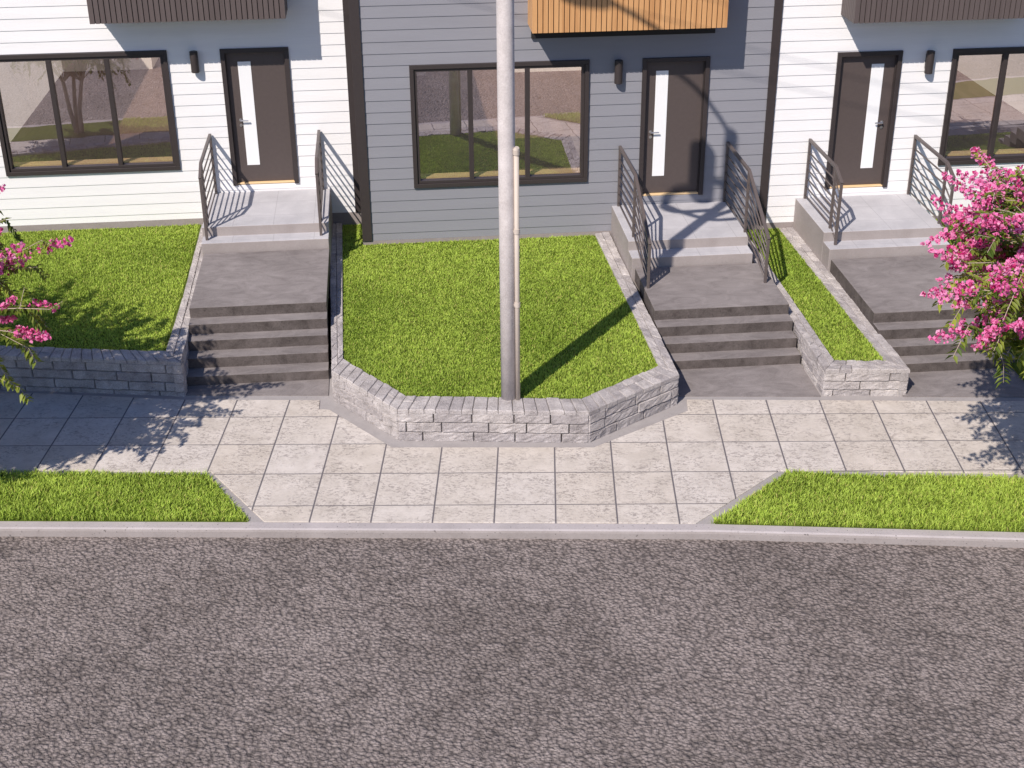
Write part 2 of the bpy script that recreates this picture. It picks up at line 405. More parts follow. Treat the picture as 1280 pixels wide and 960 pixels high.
def grass(poly, zf, dens, hgt, label, clump=2.0, bright=1., base=(0,0), wid=.0055):
    P0 = np.array(poly); lo, hi = P0.min(0), P0.max(0)
    n = int((hi-lo).prod()*dens); P = lo + rng.random((n,2))*(hi-lo)
    P = P[in_poly(P, poly)]; n = len(P)
    q = vnoise(P, 5.5, 3)*.55 + vnoise(P, 1.3, 4)*.45; fine = vnoise(P, 19, 8)
    h = hgt*(.55+.7*q)*(.6+.6*rng.random(n)) 
    ang = rng.random(n)*2*np.pi + 4*vnoise(P, 3.0, 6); lean = h*(.25+.75*rng.random(n))
    L = np.stack([np.cos(ang), np.sin(ang)], 1); a2 = ang + np.pi/2 + rng.normal(0,.6,n); Wd = np.stack([np.cos(a2), np.sin(a2)], 1)*(wid*(.7+.6*rng.random(n)))[:,None]
    z0 = np.array([zf(x, y) for x, y in P]) if callable(zf) else np.full(n, zf)
    V = np.zeros((n,5,3))
    V[:,0,:2] = P-Wd; V[:,1,:2] = P+Wd; V[:,0,2] = V[:,1,2] = z0-.004
    mid = P + L*(lean*.35)[:,None]; V[:,2,:2] = mid-Wd*.75; V[:,3,:2] = mid+Wd*.75; V[:,2,2] = V[:,3,2] = z0+h*.62
    V[:,4,:2] = P + L*lean[:,None]; V[:,4,2] = z0 + h*(.85+.15*rng.random(n))
    V[:,:,0] -= base[0]; V[:,:,1] -= base[1]
    F = (np.arange(n)*5)[:,None,None] + np.array([[0,1,3],[0,3,2],[2,3,4]])[None]
    t = np.clip(vnoise(P, .7, 12)*.65 + q*.25 + rng.normal(0,.16,n) + .12, 0, 1)[:,None]
    A = np.array([.21,.335,.032]); B = np.array([.56,.71,.12])
    C1 = (A*(1-t)+B*t)*bright*(.82+.36*fine)[:,None]
    dry = rng.random(n) < .05; C1[dry] = np.array([.58,.56,.16])*bright
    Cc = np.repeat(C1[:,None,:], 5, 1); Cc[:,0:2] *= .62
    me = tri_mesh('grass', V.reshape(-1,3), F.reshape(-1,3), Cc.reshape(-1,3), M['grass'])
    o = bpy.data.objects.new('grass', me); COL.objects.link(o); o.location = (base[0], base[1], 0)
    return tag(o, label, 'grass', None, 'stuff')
H = lambda s, t: h2w(s, t)
VLv = [(-7.2,14.34),(-4.02,14.30),(-3.30,13.275),(-7.2,13.275)]
VRv = [(1.95,13.268),(2.975,14.40),(3.9,14.33),(6.8,14.24),(6.8,13.06),(5.5,13.118)]
grass(VLv, .006, 6000, .072, 'tufty bright green grass strip by the kerb at the left', base=(-5.2,13.8))
grass(VRv, .006, 6000, .072, 'tufty bright green grass strip by the kerb at the right', base=(4.4,13.8))
MI = [(-2.63,16.60),(-1.69,15.53),(.528,15.474),(1.564,16.40)]             # inner edge of the middle planter wall
ML = MI + [H(3.34,21.02), H(-.44,21.02), H(-.44,21.97), H(-.775,21.97), H(-.72,18.)]
mlz = lambda x, y: .425 - .03*max(0, min(1, (y-15.5)/5))
mb = MB(); mb.prism([(-2.70,16.50),(-1.72,15.40),(.56,15.35),(1.66,16.33), H(3.46,21.04), H(-.40,21.04), H(-.40,22.0), H(-.86,22.0), H(-.80,18.)], -.1, mlz)
struct(obj('lawn_ground', mb, M['soil']))
grass(ML, mlz, 6200, .036, 'mown green lawn inside the stone planter around the pole', base=(0,18))
LL = [(-9.,16.98),(-6.44,16.76),(-5.08,16.66), H(-3.085,19.4), H(-3.10,21.97), H(-9,21.97)]
llz = lambda x, y: .475 + .035*max(0, min(1, (y-16.7)/5))
mb = MB(); mb.prism([(-14.,17.35),(-6.5,16.66),(-5.0,16.55), H(-3.03,17.0), H(-3.05,22.0), H(-12,22.0)], -.1, llz)
struct(obj('lawn_ground', mb, M['soil']))
grass(LL, llz, 5200, .036, 'mown green lawn behind the stone wall at the left', base=(-6,19))
BL = [H(5.835,16.08), H(6.49,16.02), H(6.41,21.02), H(5.84,21.02)]
mb = MB(); mb.prism([H(5.74,15.98), H(6.58,15.95), H(6.52,21.04), H(5.74,21.04)], -.1, .375)
struct(obj('lawn_ground', mb, M['soil']))
grass(BL, .375, 6200, .036, 'narrow strip of green lawn between the two right stairs', base=(5,18))
RL = [H(8.52,15.75), H(14,15.3), H(14,21.02), H(8.62,21.02)]
rlz = lambda x, y: max(.02, min(.42, .02 + .42*(w2h(x, y)[1]-15.9)/4.0))
mb = MB(); a_, b_ = [H(8.45,15.7), H(16,15.0)], [H(16,19.7), H(8.45,19.7)]
mb.prism(a_ + b_, -.1, rlz); mb.prism([H(8.45,19.7), H(16,19.7), H(16,21.04), H(8.45,21.04)], -.1, .42)
struct(obj('lawn_ground', mb, M['soil']))
grass(RL, rlz, 2600, .055, 'sloping green lawn beside the rightmost stairs', base=(9,18))

# ------------------------------------------------------------------ stone retaining walls
def stone_block(mb, p, q, dirn, nrm, z0, z1, depth):
    """one split-faced block, face from p to q (xy), outward normal nrm"""
    L = math.hypot(q[0]-p[0], q[1]-p[1]); nx = max(4, int(L/.055)); nz = 4
    ch = .009; n0 = len(mb.v); jt = random.uniform(-.006, .007)
    us = [0, ch/L] + [ch/L+(1-2*ch/L)*i/nx for i in range(1, nx)] + [1-ch/L, 1]
    vs = [0, ch/(z1-z0)] + [i/nz for i in range(1, nz)] + [1-ch/(z1-z0), 1]
    for j, vv in enumerate(vs):
        for i, uu in enumerate(us):
            edge = i in (0, len(us)-1) or j in (0, len(vs)-1)
            o = -.016 if edge else random.gauss(.002, .0034)
            o += jt
            x = p[0]+dirn[0]*L*uu + nrm[0]*o; y = p[1]+dirn[1]*L*uu + nrm[1]*o
            zz = z0+(z1-z0)*vv + (0 if edge else random.gauss(0, .002))
            mb.v.append((x, y, zz))
    W = len(us)
    for j in range(len(vs)-1):
        for i in range(W-1):
            a = n0+j*W+i; mb.f.append((a, a+1, a+W+1, a+W)); mb.m.append(0)
    k = len(mb.v); o = -depth
    for (u_, v_) in ((0,0),(1,0),(1,1),(0,1)):
        mb.v.append((p[0]+dirn[0]*L*u_+nrm[0]*o, p[1]+dirn[1]*L*u_+nrm[1]*o, z0+(z1-z0)*v_))
    H_ = len(vs)
    c00, c10, c11, c01 = n0, n0+W-1, n0+(H_-1)*W+W-1, n0+(H_-1)*W
    for fc in ((c00, k, k+1, c10), (c01, c11, k+2, k+3)): mb.f.append(fc); mb.m.append(0)
    for a, b, kk, kl in ((c00, c01, k+3, k), (c10, k+1, k+2, c11)): mb.f.append((a, b, kk, kl)); mb.m.append(0)
def wall_face(mb, p, q, nrm_sign, rows, blen=.55, phase=0., depth=.12):
    L = math.hypot(q[0]-p[0], q[1]-p[1]); d = ((q[0]-p[0])/L, (q[1]-p[1])/L); nr = (d[1]*nrm_sign, -d[0]*nrm_sign)
    for r, (z0, z1) in enumerate(rows):
        x = 0.; first = blen*((phase + .37*r) % 1.) ; first = first if first > .1 else blen*.5
        cuts = [0.]; nxt = first
        while nxt < L-.12:
            cuts.append(nxt); nxt += blen*random.uniform(.78, 1.18)
        cuts.append(L)
        for a, b in zip(cuts, cuts[1:]):
            g = .0045
            stone_block(mb, (p[0]+d[0]*(a+g), p[1]+d[1]*(a+g)), (p[0]+d[0]*(b-g), p[1]+d[1]*(b-g)), d, nr, z0+.003, z1-.003, depth)
def coping(mb, o0, o1, i0, i1, zt, n, m, th=.06):
    """cap stones between the outer edge o0-o1 and the inner edge i0-i1: n along, m across"""
    o0, o1, i0, i1 = map(lambda a: np.array(a, float), (o0, o1, i0, i1))
    for k in range(m):
        cuts = [0.]; 
        for j in range(1, n): cuts.append((j + (.5 if k % 2 else 0) + random.uniform(-.12, .12))/n)
        cuts = [c_ for c_ in cuts if c_ < .98] + [1.]
        wob = [random.uniform(-.05, .05) if 0 < k else 0 for _ in range(2)]
        spans = []
        for a, b in zip(cuts, cuts[1:]):
            if m == 1 and random.random() < .42:
                sp = random.uniform(.4, .62); spans += [(a, b, 0., sp), (a, b, sp, 1.)]
            else: spans.append((a, b, k/m, (k+1)/m))
        for a, b, w0, w1 in spans:
            def pt(u_, v_): 
                oo = o0+(o1-o0)*u_; ii = i0+(i1-i0)*u_; return oo+(ii-oo)*v_
            L = max(np.linalg.norm(pt(b,0)-pt(a,0)), .02); Wd = max(np.linalg.norm(pt(a,1)-pt(a,0))/m, .02)
            eu = .003/L*(b-a); ev = .003/Wd/m; v0, v1 = w0+ev, w1-ev; a_, b_ = a+eu, b-eu
            if w0 == 0: v0 -= random.uniform(0,.012)/Wd/m
            cu_, cv = .008/L*(b-a), .008/Wd/m; dzj = random.uniform(-.006,.006); nu = max(2, int(L/.06)); nv = 3
            n0 = len(mb.v)
            us = [a_, a_+cu_]+[a_+cu_+(b_-a_-2*cu_)*i/nu for i in range(1,nu)]+[b_-cu_, b_]
            vs = [v0, v0+cv]+[v0+cv+(v1-v0-2*cv)*i/nv for i in range(1,nv)]+[v1-cv, v1]
            for jv, vv in enumerate(vs):
                for ju, uu in enumerate(us):
                    e = ju in (0, len(us)-1) or jv in (0, len(vs)-1)
                    q = pt(uu, vv); mb.v.append((q[0], q[1], zt+dzj+(-.010 if e else random.gauss(0,.0028))))
            W = len(us)
            for jv in range(len(vs)-1):
                for ju in range(W-1):
                    q = n0+jv*W+ju; mb.f.append((q, q+1, q+W+1, q+W)); mb.m.append(0)
            kk = len(mb.v)
            for uu, vv in ((a_,v0),(b_,v0),(b_,v1),(a_,v1)):
                q = pt(uu, vv); mb.v.append((q[0], q[1], zt-th))
            c00, c10, c11, c01 = n0, n0+W-1, n0+(len(vs)-1)*W+W-1, n0+(len(vs)-1)*W
            for A_, B_, c1, c0 in ((c00,c10,kk+1,kk),(c10,c11,kk+2,kk+1),(c11,c01,kk+3,kk+2),(c01,c00,kk,kk+3)):
                mb.f.append((A_, c0, c1, B_)); mb.m.append(0)
def core(mb, outs, ins, z0, z1, ins_by=.05):
    mb.prism([tuple(p) for p in outs] + [tuple(p) for p in reversed(ins)], z0, z1)
def shrink(a, b, k): return tuple(np.array(a)+(np.array(b)-np.array(a))*k)
def rows_for(zt, n, rh): return [(zt-.055-rh*(i+1), zt-.055-rh*i) for i in range(n)]

def planter(label, outs, ins, zt, faces, n_along, n_across, rows, base):
    t = thing('retaining_wall', label, 'retaining wall', base, 'w')
    fb = MB()
    for i in faces: wall_face(fb, outs[i], outs[i+1], 1, rows, phase=.31*i+.2)
    obj('wall_blocks', fb, M['stone'], t)
    cb_ = MB()
    for i in range(len(outs)-1): coping(cb_, outs[i], outs[i+1], ins[i], ins[i+1], zt, n_along[i], n_across[i])
    obj('coping', cb_, M['stone'], t)
    kb = MB(); core(kb, [shrink(o, i, .2) for o, i in zip(outs, ins)], [shrink(i, o, .1) for o, i in zip(outs, ins)], -.15, zt-.03)
    obj('wall_core', kb, M['mortar'], t)
    return t
# middle planter (left arm, left chamfer, front, right chamfer, right arm)
MO = [H(-.985,21.97), (-2.735,16.24), (-1.775,15.165), (.615,15.125), (1.812,16.15), H(3.575,21.03)]
MIN = [H(-.77,21.97), (-2.63,16.60), (-1.69,15.53), (.528,15.474), (1.564,16.40), H(3.34,21.02)]
planter('grey split stone planter wall with chamfered corners around the middle lawn', MO, MIN, .45, [0,1,2,3,4], [16,9,15,10,14], [2,1,1,1,2], rows_for(.45, 3, .135), (-.6,15.2,0))
LO = [(-12.,16.86), (-7.3,16.53), (-4.745,16.345), H(-2.845,19.), H(-2.90,21.97)]
LI = [(-12.,17.16), (-7.2,16.82), (-5.03,16.67), H(-3.05,19.), H(-3.08,21.97)]
planter('grey split stone retaining wall in front of the left lawn', LO, LI, .525, [0,1,2,3], [30,17,8,9], [1,1,2,2], rows_for(.525, 4, .134), (-6,16.5,0))
BO = [H(5.63,21.03), H(5.63,15.86), H(6.735,15.735), H(6.655,21.03)]
BI = [H(5.83,21.03), H(5.83,16.10), H(6.49,16.03), H(6.41,21.03)]
planter('grey split stone bed wall with a narrow strip of lawn between two stairs', BO, BI, .40, [0,1,2], [14,6,14], [2,2,2], rows_for(.40, 3, .13), (4.3,16.4,0))

# ------------------------------------------------------------------ stairs, walks and porches
R = .15
def stairs(label, s0, s1, tn, tback, front, group):
    """tn: t of every nosing from the lowest up, the last one is the edge of the walk; front: street end (t at s0, t at s1)"""
    t = thing('front_stairs', label, 'stairs', ((s0+s1)/2, tn[0], 0), 'h', group)
    pb = MB(); pb.prism([(s0, front[0]), (s1, front[1]), (s1, tn[0]+.05), (s0, tn[0]+.05)], -.1, .015)
    obj('lower_slab', pb, M['walk'], t)
    for i, tt in enumerate(tn):
        b = MB(); last = i == len(tn)-1
        e = tback if last else tn[i+1]+.06
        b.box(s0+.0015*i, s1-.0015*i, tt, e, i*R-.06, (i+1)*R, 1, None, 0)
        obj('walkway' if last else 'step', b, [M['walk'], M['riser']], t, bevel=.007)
    return t
FL = lambda s: (16.372-s*ST)/CT                                             # street end of the slabs, square to the street
def fr(s): 
    # t where the world line Y = 16.372 is met at this s
    return (16.372 - s*ST)/CT
stairs('dark concrete stairs with five risers up to the left white house', -2.835, -.92, [17.065,17.32,17.56,17.78,18.01], 20.06, (fr(-2.835), fr(-.92)), 'concrete stairs from the pavement')
stairs('dark concrete stairs up to the grey house, beside the middle planter', 3.655, 5.60, [16.81,17.05,17.29,17.53], 19.09, (fr(3.655), fr(5.60)), 'concrete stairs from the pavement')
stairs('dark concrete stairs up to the right white house, partly behind the pink tree', 6.68, 8.50, [16.37,16.61,16.85,17.09], 19.10, (fr(6.68), fr(8.5)), 'concrete stairs from the pavement')
stairs('dark concrete stairs beyond the right edge, seen mirrored in the right window', 12.35, 14.2, [16.1,16.34,16.58,16.82], 21., (fr(12.35), fr(14.2)), 'concrete stairs from the pavement')
def porch(label, s0, s1, tf, ts, tb, z):
    t = thing('porch', label, 'porch', ((s0+s1)/2, tf, z-2*R), 'h', 'pale concrete porches')
    b = MB(); b.box(s0, s1, tf, tb, -.1, z, 1, None, 0); obj('landing', b, [M['porch'], M['porch_side']], t, bevel=.008)
    b = MB(); b.box(s0+.004, s1-.004, ts, tf+.03, -.1, z-R, 1, None, 0); obj('step', b, [M['porch'], M['porch_side']], t, bevel=.008)
porch('pale grey concrete porch at the door of the left white house', -2.86, -.925, 20.39, 20.09, 21.985, 7*R)
porch('pale grey concrete porch at the door of the grey house', 3.61, 5.47, 19.44, 19.12, 21.035, 6*R)
porch('pale grey concrete porch at the door of the right white house', 6.655, 8.56, 19.46, 19.13, 21.035, 6*R)

# ------------------------------------------------------------------ railings
def railing(label, s, tb, tm, tf, zb, zf, ztf=None):
    """back post at tb, middle post at tm (floor zb), front post at tf (floor zf)"""
    t = thing('railing', label, 'railing', (s, tm, zb), 'h', 'dark metal stair railings')
    hgt = .985; ztm = zb+hgt; ztf = zf+hgt if ztf is None else ztf
    for (tt, z0, z1) in ((tb, zb, ztm-.01), (tm, zb, ztm-.01), (tf, zf, ztf-.01)):
        b = MB(); b.box(s-.02, s+.02, tt-.02, tt+.02, z0, z1); obj('post', b, M['rail'], t, bevel=.004)
    b = MB(); b.bar((s, tb+.02, ztm), (s, tm-.004, ztm), .046, .046); obj('handrail', b, M['rail'], t, bevel=.006)
    b = MB(); b.bar((s, tm-.003, ztm), (s, tf-.02, ztf), .046, .046); obj('handrail', b, M['rail'], t, bevel=.006)
    n = 6
    for k in range(n):
        z = zb+.06+.145*k
        zfk = zf+.06 + (ztf-zf-.06)*(.145*k)/(hgt-.06)
        b = MB(); b.tube([(s, tb, z), (s, tm, z)], .0125, 8); obj('bar', b, M['rail'], t, smooth=True)
        b = MB(); b.tube([(s, tm, z), (s, tf, zfk)], .0125, 8); obj('bar', b, M['rail'], t, smooth=True)
railing('dark metal railing on the left side of the leftmost porch', -2.78, 21.94, 20.51, 20.24, 1.05, .90)
railing('dark metal railing on the right side of the leftmost porch', -1.045, 21.94, 20.51, 20.24, 1.05, .90)
railing('long dark metal railing down to the walk, window side of the grey house porch', 3.715, 21.0, 19.62, 18.33, .90, .60, 1.28)
railing('long dark metal railing down to the walk, right side of the grey house porch', 5.455, 21.0, 19.62, 18.33, .90, .60, 1.28)
railing('dark metal railing on the left side of the rightmost porch', 6.80, 21.0, 19.63, 19.31, .90, .75)
railing('dark metal railing of the rightmost porch, beside the pink tree', 8.54, 21.0, 19.63, 19.31, .90, .75)

# ------------------------------------------------------------------ houses
def minus(s0, s1, z0, z1, ops):
    zs = sorted({z0, z1} | {z for o in ops for z in o[2:4] if z0 < z < z1}); out = []
    for a, b in zip(zs, zs[1:]):
        m_ = (a+b)/2; iv = [(s0, s1)]
        for o in ops:
            if o[2] < m_ < o[3]:
                iv = [q for (p0, p1) in iv for q in ((p0, min(p1, o[0])), (max(p0, o[1]), p1)) if q[1]-q[0] > 1e-6]
        out += [(p0, p1, a, b) for p0, p1 in iv]
    return out
ZT = 5.15
def house(label, s0, s1, T, zb, pitch, zl0, win, mulls, door, glass, handle, mat, box, boxmat, floor_z, room, trims, side_left=None, pane_skip=0):
    t = thing('town_house', label, 'house', ((s0+s1)/2, T, 0), 'h')
    ops = [win, door]
    # lap siding: boards lean out at the foot, each throws a thin shadow line
    b = MB(); z = zl0 - pitch*math.ceil((zl0-zb)/pitch)
    cs0 = s0; cs1 = s1
    while z < ZT:
        za, zc = max(z, zb), min(z+pitch, ZT)
        for (p0, p1, a, c_) in minus(cs0, cs1, za, zc, ops):
            off = lambda q: .010*(1-(q-z)/pitch) + .002
            b.quad((p0, T-off(a), a), (p1, T-off(a), a), (p1, T-off(c_), c_), (p0, T-off(c_), c_))
            if abs(a-z) < 1e-6: b.quad((p0, T-.002, a), (p1, T-.002, a), (p1, T-off(a), a), (p0, T-off(a), a))
        z += pitch
    obj('wall', b, mat, t)
    b = MB()
    for (p0, p1, a, c_) in minus(s0+.01, s1-.01, zb-.5, ZT-.02, ops): b.box(p0, p1, T+.004, T+.16, a, c_)
    obj('wall_lining', b, M['room'], t)
    b = MB(); b.box(s0+.002, s1-.002, T-.012, T+.2, -.1, zb-.002); obj('foundation', b, M['found'], t)
    for (a, c_) in trims:
        b = MB(); b.box(a, c_, T-.035, T+.002, zb+.003, ZT); obj('corner_trim', b, M['trim'], t, bevel=.003)
    if side_left is not None:
        b = MB(); b.box(s0, s0+.03, T-.001, side_left, zb+.003, ZT); obj('side_wall', b, M['trim'], t)
    # window
    a, c_, z0, z1 = win
    fr_ = MB(); k = .065
    fr_.box(a, c_, T-.045, T+.10, z0, z0+k); fr_.box(a, c_, T-.045, T+.10, z1-k, z1)
    fr_.box(a, a+k, T-.045, T+.10, z0+k+.0005, z1-k-.0005); fr_.box(c_-k, c_, T-.045, T+.10, z0+k+.0005, z1-k-.0005)
    wo = obj('window_frame', fr_, M['trim'], t, bevel=.004)
    sb = MB(); k2 = k+.002; q = .043
    sb.box(a+k2, c_-k2, T-.018, T+.09, z0+k2, z0+k2+q); sb.box(a+k2, c_-k2, T-.018, T+.09, z1-k2-q, z1-k2)
    sb.box(a+k2, a+k2+q, T-.018, T+.09, z0+k2+q+.0005, z1-k2-q-.0005); sb.box(c_-k2-q, c_-k2, T-.018, T+.09, z0+k2+q+.0005, z1-k2-q-.0005)
    obj('sash', sb, M['trim'], wo, bevel=.003)
    ia, ic, iz0, iz1 = a+k2+q, c_-k2-q, z0+k2+q, z1-k2-q
    edges = [ia] + [e for m_ in mulls for e in (m_-.036, m_+.036)] + [ic]
    for m_ in mulls:
        b = MB(); b.box(m_-.0355, m_+.0355, T-.016, T+.085, iz0+.0005, iz1-.0005); obj('mullion', b, M['trim'], wo, bevel=.003)
    for p0, p1 in zip(edges[::2], edges[1::2]):
        b = MB(); b.quad((p0-.003, T+.045, iz0-.003), (p1+.003, T+.045, iz0-.003), (p1+.003, T+.045, iz1+.003), (p0-.003, T+.045, iz1+.003))
        obj('pane', b, M['glass'], wo)
    b = MB(); b.box(a+.01, c_-.01, T+.102, T+.30, z0+.02, z0+.125); obj('window_sill', b, M['brass'], wo)
    # door
    a, c_, z0, z1 = door; k = .068
    b = MB(); b.box(a+k+.004, c_-k-.004, T+.055, T+.10, z0+.036, z1-k-.004); dr = obj('door', b, M['door'], t, bevel=.003)
    b = MB(); b.box(a, a+k, T-.04, T+.14, z0, z1); b.box(c_-k, c_, T-.04, T+.14, z0, z1); b.box(a+k+.0005, c_-k-.0005, T-.04, T+.14, z1-k, z1)
    b.box(a+k+.0005, a+k+.014, T+.015, T+.054, z0+.03, z1-k-.0005); b.box(c_-k-.014, c_-k-.0005, T+.015, T+.054, z0+.03, z1-k-.0005)
    obj('door_frame', b, M['trim'], dr, bevel=.003)
    b = MB(); b.box(a+k+.001, c_-k-.001, T+.0, T+.12, z0+.010, z0+.030); obj('door_sill', b, M['brass'], dr)
    g0, g1, gz0, gz1 = glass
    b = MB(); b.box(g0, g1, T+.049, T+.06, gz0, gz1); obj('glass_panel', b, M['frosted'], dr, bevel=.002)
    hs, hz, hd = handle
    b = MB(); b.tube([(hs, T+.058, hz), (hs, T-.002, hz)], .011, 8); b.tube([(hs, T-.0, hz), (hs+hd*.125, T-.0, hz)], .0115, 8)
    b.tube([(hs, T+.058, hz), (hs, T+.045, hz)], .027, 12)
    obj('door_handle', b, M['steel'], dr, smooth=False)
    b = MB(); b.tube([(hs, T+.058, hz-.085), (hs, T+.042, hz-.085)], .024, 12); obj('lock', b, M['steel'], dr)
    # projecting box of the upper storey with upright slats
    b0, b1, bz = box; F = T-.65
    b = MB(); b.box(b0+.02, b1-.02, F+.02, T-.02, bz+.004, ZT); bx = obj('upper_bay', b, M['gap'], t)
    sl = MB(); n = round((b1-b0)/.0795); p = (b1-b0)/n
    for i in range(n): sl.box(b0+p*i+(.0 if i == 0 else .006), b0+p*(i+1)-(.0 if i == n-1 else .006), F, F+.03, bz, ZT)
    obj('slat_cladding', sl, boxmat, bx, bevel=.002)
    sl = MB(); s2 = MB(); n = 8; p = (.65-.035)/n; g = .006 if boxmat is M['slat_brown'] else .0015
    for i in range(n):
        sl.box(b0, b0+.026, F+.031+p*i+g, F+.031+p*(i+1)-g, bz, ZT); s2.box(b1-.026, b1, F+.031+p*i+g, F+.031+p*(i+1)-g, bz, ZT)
    obj('side_cladding', sl, boxmat, bx, bevel=.002); obj('side_cladding', s2, boxmat, bx, bevel=.002)
    if boxmat is M['slat_wood']:
        b = MB(); b.box(b0+.05, b1-.03, T-.06, T-.02, bz-.215, bz+.002); obj('flashing', b, M['black'], bx)
    # the room behind the window
    rs0, rs1, segs, deep = room
    b = MB(); b.quad((rs0, T+.16, floor_z), (rs1, T+.16, floor_z), (rs1, deep, floor_z), (rs0, deep, floor_z)); obj('room_floor', b, M['floor'], t)
    b = MB(); zc = 4.15
    wl = MB(); wl.quad((rs0, T+.165, floor_z-.1), (rs0, deep, floor_z-.1), (rs0, deep, zc), (rs0, T+.165, zc)); obj('room_glow_wall', wl, M['glow_wall'], t)  # side wall let glow with outside sun to brighten the room
    b.box(rs1, rs1+.1, T+.165, deep, floor_z-.1, 4.9); b.box(rs0-.1, rs1+.1, deep+.001, deep+.1, floor_z-.1, zc)  # right wall raised to bounce sunlight back across the room
    for (x0, x1, y0, y1, hh) in segs: b.box(x0, x1, y0, y1, floor_z-.1, zc-.004+hh)  # back wall pieces, plus tall unseen partitions added to bounce sunlight
    obj('room_and_bounce_walls', b, M['room'], t)
    return t
house('white sided house with brown slatted bay and wide window at the left', -6.75, -.432, 22., .62, .1790, 1.085, (-6.06,-3.31,1.47,3.405), (-5.136,-4.25), (-2.493,-1.43,1.165,3.397),
      (-2.243,-2.04,1.48,3.173), (-2.28,2.235,1), M['white'], (-4.285,-1.39,3.975), M['slat_brown'], 1.12,
      (-6.72,-.45,[(-6.72,-4.85,29.99,31.2,0),(-3.2,-3.1,22.3,34.4,.98)],34.5), [(-6.75,-6.6), (-.54,-.434)])
house('grey sided house with orange cedar slatted bay behind the pole', -.43, 6.182, 21.05, .465, .1804, .584, (.43,3.203,1.33,3.288), (1.357,2.246), (4.035,5.096,1.03,3.28),
      (4.267,4.462,1.35,3.06), (4.215,2.085,1), M['grey'], (2.25,5.17,3.86), M['slat_wood'], 1.0,
      (-.28,6.1,[(-.28,.95,29.2,30.4,0),(2.5,6.1,29.2,30.4,0),(5.0,5.1,21.4,29.1,.98)],34.5), [(-.43,-.277),(6.048,6.18)], 22.)
house('white sided house with brown slatted bay at the right', 6.184, 12.5, 21.052, .485, .1802, .770, (8.99,11.76,1.37,3.272), (9.88,10.78), (7.125,8.171,1.03,3.275),
      (7.718,7.92,1.345,3.057), (7.985,2.11,-1), M['white'], (7.11,10.0,3.865), M['slat_brown'], 1.0,
      (6.3,12.2,[],34.5), [])
# wall lamps
def lamp(label, s, T, z0, z1):
    t = thing('wall_lamp', label, 'wall lamp', (s, T, z0), 'h', 'black cylinder lamps beside the doors')
    b = MB(); b.tube([(s, T-.085, z0), (s, T-.085, z0+.006), (s, T-.085, z1-.006), (s, T-.085, z1)], [.058,.063,.063,.058], 28); obj('lamp_body', b, M['trim'], t, smooth=False)
    b = MB(); b.box(s-.045, s+.045, T-.03, T+.002, z0+.06, z1-.06); obj('wall_bracket', b, M['trim'], t, bevel=.004)
lamp('black cylinder lamp on the left white house, between window and door', -2.89, 22., 3.06, 3.39)
lamp('black cylinder lamp on the grey siding, between window and door', 3.65, 21.05, 2.92, 3.28)
lamp('black cylinder lamp on the right white house, between door and window', 8.60, 21.052, 2.915, 3.27)

# ------------------------------------------------------------------ utility pole
px, py = -.39, 15.50
t = thing('utility_pole', 'tall pale grey utility pole standing at the front of the middle lawn', 'pole', (px, py, .40), 'w')
b = MB(); b.tube([(px, py, .38), (px, py, 3.), (px, py, 6.), (px-.02, py, 9.0)], [.097,.099,.1,.09], 28); obj('shaft', b, M['pole'], t, smooth=True)
cx, cy = px+.115, py-.055
b = MB(); b.tube([(cx, cy, .38), (cx, cy, 3.66)], .030, 14); cd = obj('conduit', b, M['conduit'], t, smooth=True)
for z in (1.75, 2.70):
    b = MB(); b.tube([(cx, cy, z-.03), (cx, cy, z+.03)], .037, 14); b.box(cx-.09, cx-.02, cy-.01, cy+.035, z-.012, z+.012); obj('clamp', b, M['conduit'], cd)
b = MB(); b.tube([(cx, cy, 3.64), (cx, cy, 3.70), (cx+.01, cy-.01, 3.73)], [.038,.040,.026], 14); b.tube([(cx-.05, cy+.02, 3.69), (cx+.02, cy-.01, 3.70)], .022, 10); obj('conduit_cap', b, M['conduit'], cd, smooth=False)
b = MB(); b.tube([(px-.42, py+.05, 7.85), (px-.42, py+.05, 7.9), (px-.42, py+.05, 8.62), (px-.42, py+.05, 8.68)], [.15,.19,.19,.12], 16); b.box(px-.3, px, py+.0, py+.05, 8.1, 8.2); obj('transformer', b, M['drum'], t)
def curve(P, n=24):
    P = [np.array(q, float) for q in P]; P = [2*P[0]-P[1]] + P + [2*P[-1]-P[-2]]; out = []
    for i in range(1, len(P)-2):
        for u_ in np.linspace(0, 1, max(2, n//(len(P)-3)), endpoint=i == len(P)-3):
            out.append(.5*((2*P[i]) + (P[i+1]-P[i-1])*u_ + (2*P[i-1]-5*P[i]+4*P[i+1]-P[i+2])*u_**2 + (3*P[i]-P[i-1]-3*P[i+1]+P[i+2])*u_**3))
    return out
b = MB(); b.tube(curve([(px, py, 8.9), (px-.25, py-.02, 9.3), (px-.8, py-.1, 9.95), (px-1.7, py-.2, 10.5)]), .034, 10); obj('lamp_arm', b, M['drum'], t, smooth=True)
b = MB(); b.tube([(px-1.65, py-.2, 10.47), (px-1.8, py-.22, 10.55), (px-2.2, py-.27, 10.62), (px-2.4, py-.3, 10.6)], [.05,.12,.13,.05], 12); obj('lamp_head', b, M['drum'], t, smooth=True)
b = MB(); b.tube(curve([(px-.35, py+.1, 8.0), (px-.75, py+.2, 7.75), (px-.8, py+.25, 7.3), (px-.45, py+.2, 7.05), (px, py+.1, 7.25)], 30), .06, 8); obj('cable_loop', b, M['cable'], t, smooth=True)
b = MB(); b.tube(curve([(px+.05, py+.1, 8.0), (px+.5, py+.3, 7.8), (px+.7, py+.35, 7.35), (px+.35, py+.3, 6.85), (px+.05, py+.1, 6.6)], 30), .065, 8); obj('cable_loop', b, M['cable'], t, smooth=True)
